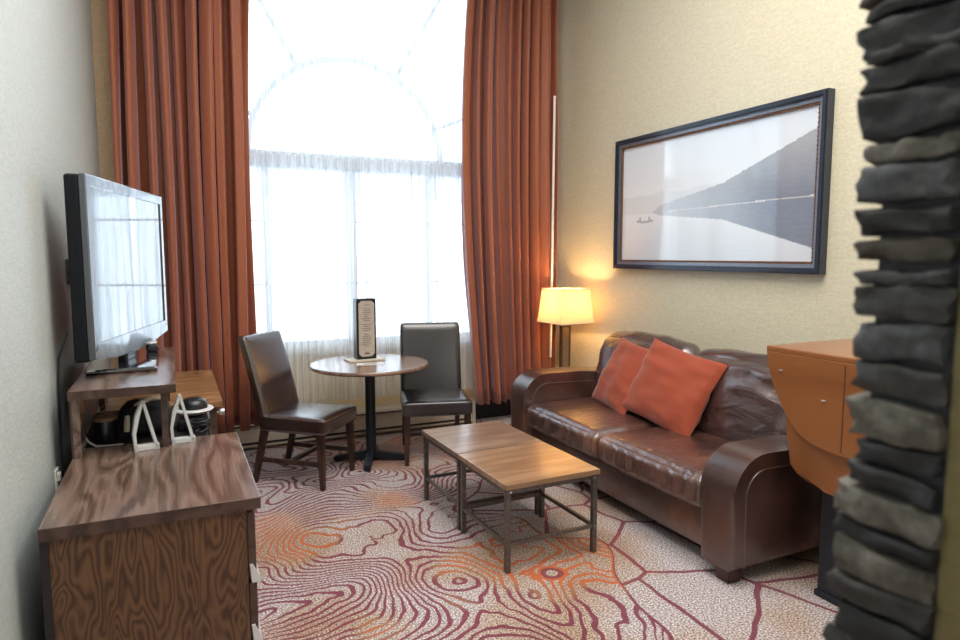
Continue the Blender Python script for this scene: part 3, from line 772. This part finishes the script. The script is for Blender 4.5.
o = obj('lamp_shade', bm, 'lamp_fabric', t); m = o.modifiers.new('thickness', 'SOLIDIFY'); m.thickness = .002
for r, z in ((rb, zb), (rt_, zt)):
    bm = bmesh.new(); p = ring(r, z); tube(bm, p + [p[0]], .0045, 6); obj('shade_trim', bm, 'cream_paint', o)
l = bpy.data.lights.new('lamp_light', 'POINT'); l.energy = 7; l.color = (1, .58, .22); l.shadow_soft_size = .035
lo = bpy.data.objects.new('lamp_light', l); COL.objects.link(lo); lo.location = (0, 0, 1.145); lo.parent = t

# ---------------------------------------------------------------- framed picture
t = thing('framed_picture', 'large dark-framed misty lake picture on the wall above the sofa', 'picture', (XR, 3.525, 1.955))
hw, hh = .965, .515
def frame(bm, hw, hh, w_, x0, x1, bev=.004):
    for s in (-1, 1):
        prism(bm, [(s * hw, -hh), (s * hw, hh), (s * (hw - w_), hh - w_), (s * (hw - w_), -hh + w_)], 'x', x0, x1)
        prism(bm, [(-hw, s * hh), (hw, s * hh), (hw - w_, s * (hh - w_)), (-hw + w_, s * (hh - w_))], 'x', x0, x1)
bm = bmesh.new(); frame(bm, hw, hh, .035, -.055, 0); frame(bm, hw - .008, hh - .008, .02, -.062, -.05); obj('outer_frame', bm, 'frame_dark', t)
bm = bmesh.new(); frame(bm, hw - .035, hh - .035, .022, -.042, 0); obj('silver_band', bm, 'frame_silver', t)
bm = bmesh.new(); frame(bm, hw - .057, hh - .057, .014, -.034, 0)
for s in (-1, 1):
    n = 70
    for k in range(n):
        y = -hw + .07 + (2 * hw - .14) * k / (n - 1); bmesh.ops.create_icosphere(bm, subdivisions=1, radius=.007, matrix=Matrix.Translation((-.035, y, s * (hh - .067))))
    for k in range(36):
        z = -hh + .07 + (2 * hh - .14) * k / 35; bmesh.ops.create_icosphere(bm, subdivisions=1, radius=.007, matrix=Matrix.Translation((-.035, s * (hw - .067), z)))
obj('beaded_trim', bm, 'frame_copper', t)
bm = bmesh.new(); lay = bm.verts.layers.float_color.new('paint'); NU, NV = 280, 150; rows = []
def art(u, v):   # u 0 (far/left) .. 1 (near/right), v 0..1 up
    sky = Vector((.60, .70, .82)); mist_glare = Vector((.84, .90, .97))  # lake mist and sky, brightened to carry the window reflection too
    c = mist_glare.lerp(sky, max(0, (v - .5) * 1.6) * (.4 + .6 * u))
    wl = .40 + .03 * u
    h = lambda s: noise.noise(Vector((s, u * 9, 3)))
    # pale far ridge
    r1 = wl + .16 + .03 * h(1)
    if wl < v < r1: c = c.lerp(Vector((.55, .60, .65)), .35)
    def hill(t): return max(0, t) 
    top = wl + .045 * min(1, max(0, (u - .20) * 20)) + max(0, u - .22) * .32 + max(0, u - .6) * .35 + .008 * noise.noise(Vector((u * 60, 0, 0)))
    bot = wl - max(0, u - .22) * .22 - max(0, u - .6) * .38 - .02 * min(1, max(0, (u - .2) * 20))
    if u > .20 and bot < v < top:
        d = Vector((.19, .235, .31)); d2 = Vector((.34, .40, .48))
        k = min(1, max(0, (u - .2) * 1.6)); base = d2.lerp(d, k)
        if v > wl: base = base.lerp(Vector((.42, .46, .50)), min(1, (v - wl) / .38) * .8)
        else: base = base * 1.05
        base = base.lerp(Vector((.72, .78, .86)), .55 * min(1, max(0, (.78 - u) * 2.2)))  # hill paled to the left: window reflection painted into the print
        c = base + Vector((1, 1, 1)) * .02 * noise.noise(Vector((u * 30, v * 50, 0)))
        if abs(v - wl) < .004 and u > .3: c = c.lerp(Vector((.8, .8, .8)), .8 if noise.noise(Vector((u * 90, 0, 2))) > -.2 else .3)
    elif v < wl:
        c = Vector((.82, .88, .95)).lerp(Vector((.55, .64, .74)), min(1, (wl - v) * 1.4)) + Vector((1, 1, 1)) * .02 * noise.noise(Vector((u * 4, v * 60, 0)))
    if .10 < u < .21 and abs(v - (.335 + (u - .155) ** 2 * 2.0)) < .010: c = Vector((.42, .47, .53))
    if (abs(u - .125) < .006 or abs(u - .185) < .005) and .34 < v < .375: c = Vector((.40, .44, .5))
    return c
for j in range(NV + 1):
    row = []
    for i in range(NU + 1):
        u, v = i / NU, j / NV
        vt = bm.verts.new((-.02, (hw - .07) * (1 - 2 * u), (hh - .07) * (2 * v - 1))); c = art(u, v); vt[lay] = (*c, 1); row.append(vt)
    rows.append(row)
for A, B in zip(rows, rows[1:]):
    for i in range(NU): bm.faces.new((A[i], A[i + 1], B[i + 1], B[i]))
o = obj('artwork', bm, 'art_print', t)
obj('backing', nb(-.018, 0, -hw + .04, hw - .04, -hh + .04, hh - .04), 'dark_gap', t)

# ---------------------------------------------------------------- drop-leaf bar table by the pillar
t = thing('bar_table', 'tall cherry-wood drop-leaf table between the sofa and stone pillar', 'table', (2.49, 1.45, 0))
TY = .71
leaf = [(TY, 1.111), (TY - .015, 1.05), (TY - .033, .994), (TY - .065, .925), (TY - .097, .876), (TY - .13, .82), (TY - .171, .778), (TY - .215, .75), (TY - .268, .731), (TY - .37, .721)]
pts = leaf + [(-y + .12, z) for y, z in leaf[::-1]]
bm = bmesh.new(); prism(bm, pts, 'x', -.016, .012, bev=.004); lf = obj('drop_leaf', bm, 'cherry', t)
obj('tabletop', nb(-.016, .66, -.59, TY, 1.108, 1.135, bev=.006), 'cherry', t)
obj('seam', nb(-.0175, -.015, .31, .314, .735, 1.10), 'dark_edge', lf)
for y, z in ((.40, .935), (.62, 1.03)):
    bm = bmesh.new(); tube(bm, [(-.018, y - .01, z), (-.018, y + .012, z)], .004, 8); obj('screw', bm, 'silver', lf)
ap = [(TY - .09, 1.10), (TY - .10, .80), (TY - .11, .72), (TY - .108, .67), (TY - .12, .60), (TY - .16, .562), (TY - .21, .545), (TY - .31, .532), (TY - .42, .527)]
pts = ap + [(-y + .12, z) for y, z in ap[::-1]]
bm = bmesh.new(); prism(bm, pts, 'x', .014, .60, bev=.025, seg=4); obj('apron', bm, 'cherry', t, True)
obj('pedestal', nb(.12, .50, -.18, .49, .03, .56, bev=.005), 'black_base', t); obj('foot', nb(.11, .52, -.20, .50, 0, .03, bev=.006), 'black_base', t)

# ---------------------------------------------------------------- stacked stone on the partition's far face
rnd = random.Random(11)
core = nb(PX0 + .014, PX1 - .02, .446, .543, 0, ZC)
bm = bmesh.new(); lay = bm.verts.layers.float_color.new('tone')
def stone(z0, z1, y1, tone, x0=PX0, x1=PX1, y0=.448, seed=0):
    b = cushion((0, 0, 0), (x1 - x0, y1 - y0, z1 - z0), min(.005, (z1 - z0) * .2), (.004, .004, .003), 9, .0)
    cx, cy, cz = (x0 + x1) / 2, (y0 + y1) / 2, (z0 + z1) / 2
    sl = rnd.uniform(-.05, .05)
    vm = {}
    for v in b.verts:
        p = v.co + Vector((cx, cy, cz))
        d = Vector((noise.noise(p * 22 + Vector((seed, 0, 0))), noise.noise(p * 26 + Vector((0, seed, 5))), noise.noise(p * 20 + Vector((3, 0, seed)))))
        d2 = Vector((noise.noise(p * 70), noise.noise(p * 75 + Vector((9, 0, 0))), noise.noise(p * 70 + Vector((0, 9, 0)))))
        p += Vector((d.x * .009 + d2.x * .005, d.y * .012 + d2.y * .006, d.z * .007 + d2.z * .003)); p.z += sl * (p.y - cy)
        nv = bm.verts.new(p); k = 1 + .25 * noise.noise(p * 30); nv[lay] = (tone[0] * k, tone[1] * k, tone[2] * k, 1); vm[v] = nv
    for f_ in b.faces: bm.faces.new([vm[v] for v in f_.verts])
    b.free()
dk = (.016, .018, .021); md = (.045, .045, .044); lt = (.14, .13, .11); gy = (.065, .070, .078); bn = (.045, .036, .026)
vis = [(1.859, 1.885, .581, bn), (1.838, 1.857, .566, dk), (1.790, 1.836, .575, dk), (1.786, 1.802, .569, md), (1.748, 1.784, .570, dk), (1.694, 1.745, .569, dk),
       (1.664, 1.689, .562, lt), (1.614, 1.661, .566, gy), (1.576, 1.608, .566, dk), (1.543, 1.570, .566, bn),
       (1.514, 1.533, .562, gy), (1.470, 1.512, .565, md), (1.420, 1.466, .562, gy), (1.374, 1.416, .560, md),
       (1.316, 1.366, .563, lt), (1.284, 1.312, .552, dk), (1.250, 1.281, .563, dk), (1.202, 1.247, .573, lt), (1.176, 1.200, .576, dk), (1.128, 1.173, .574, lt), (1.090, 1.126, .576, md), (1.045, 1.088, .566, dk)]
for k, (a, b_, y1, tn) in enumerate(vis): stone(a, b_, y1, tn, seed=k * 3.1)
z = 1.887; k = 30
while z < ZC - .07:
    hgt = rnd.uniform(.025, .055); stone(z, z + hgt, rnd.uniform(.55, .585), rnd.choice((dk, md, gy, bn)), seed=k); z += hgt + .003; k += 1
z = 1.043
while z > .07:
    hgt = rnd.uniform(.025, .055); stone(z - hgt, z, rnd.uniform(.55, .585), rnd.choice((dk, md, lt, gy, bn)), seed=k); z -= hgt + .003; k += 1
stone(.0, max(.02, z), .57, md, seed=1)
o = obj('stone_pillar', bm, 'stacked_stone', None, True); obj('mortar_bed', core, 'black_base', o)
tag(o, 'blurred stacked-stone pillar edge of dark ledge stones in the right foreground', 'pillar')
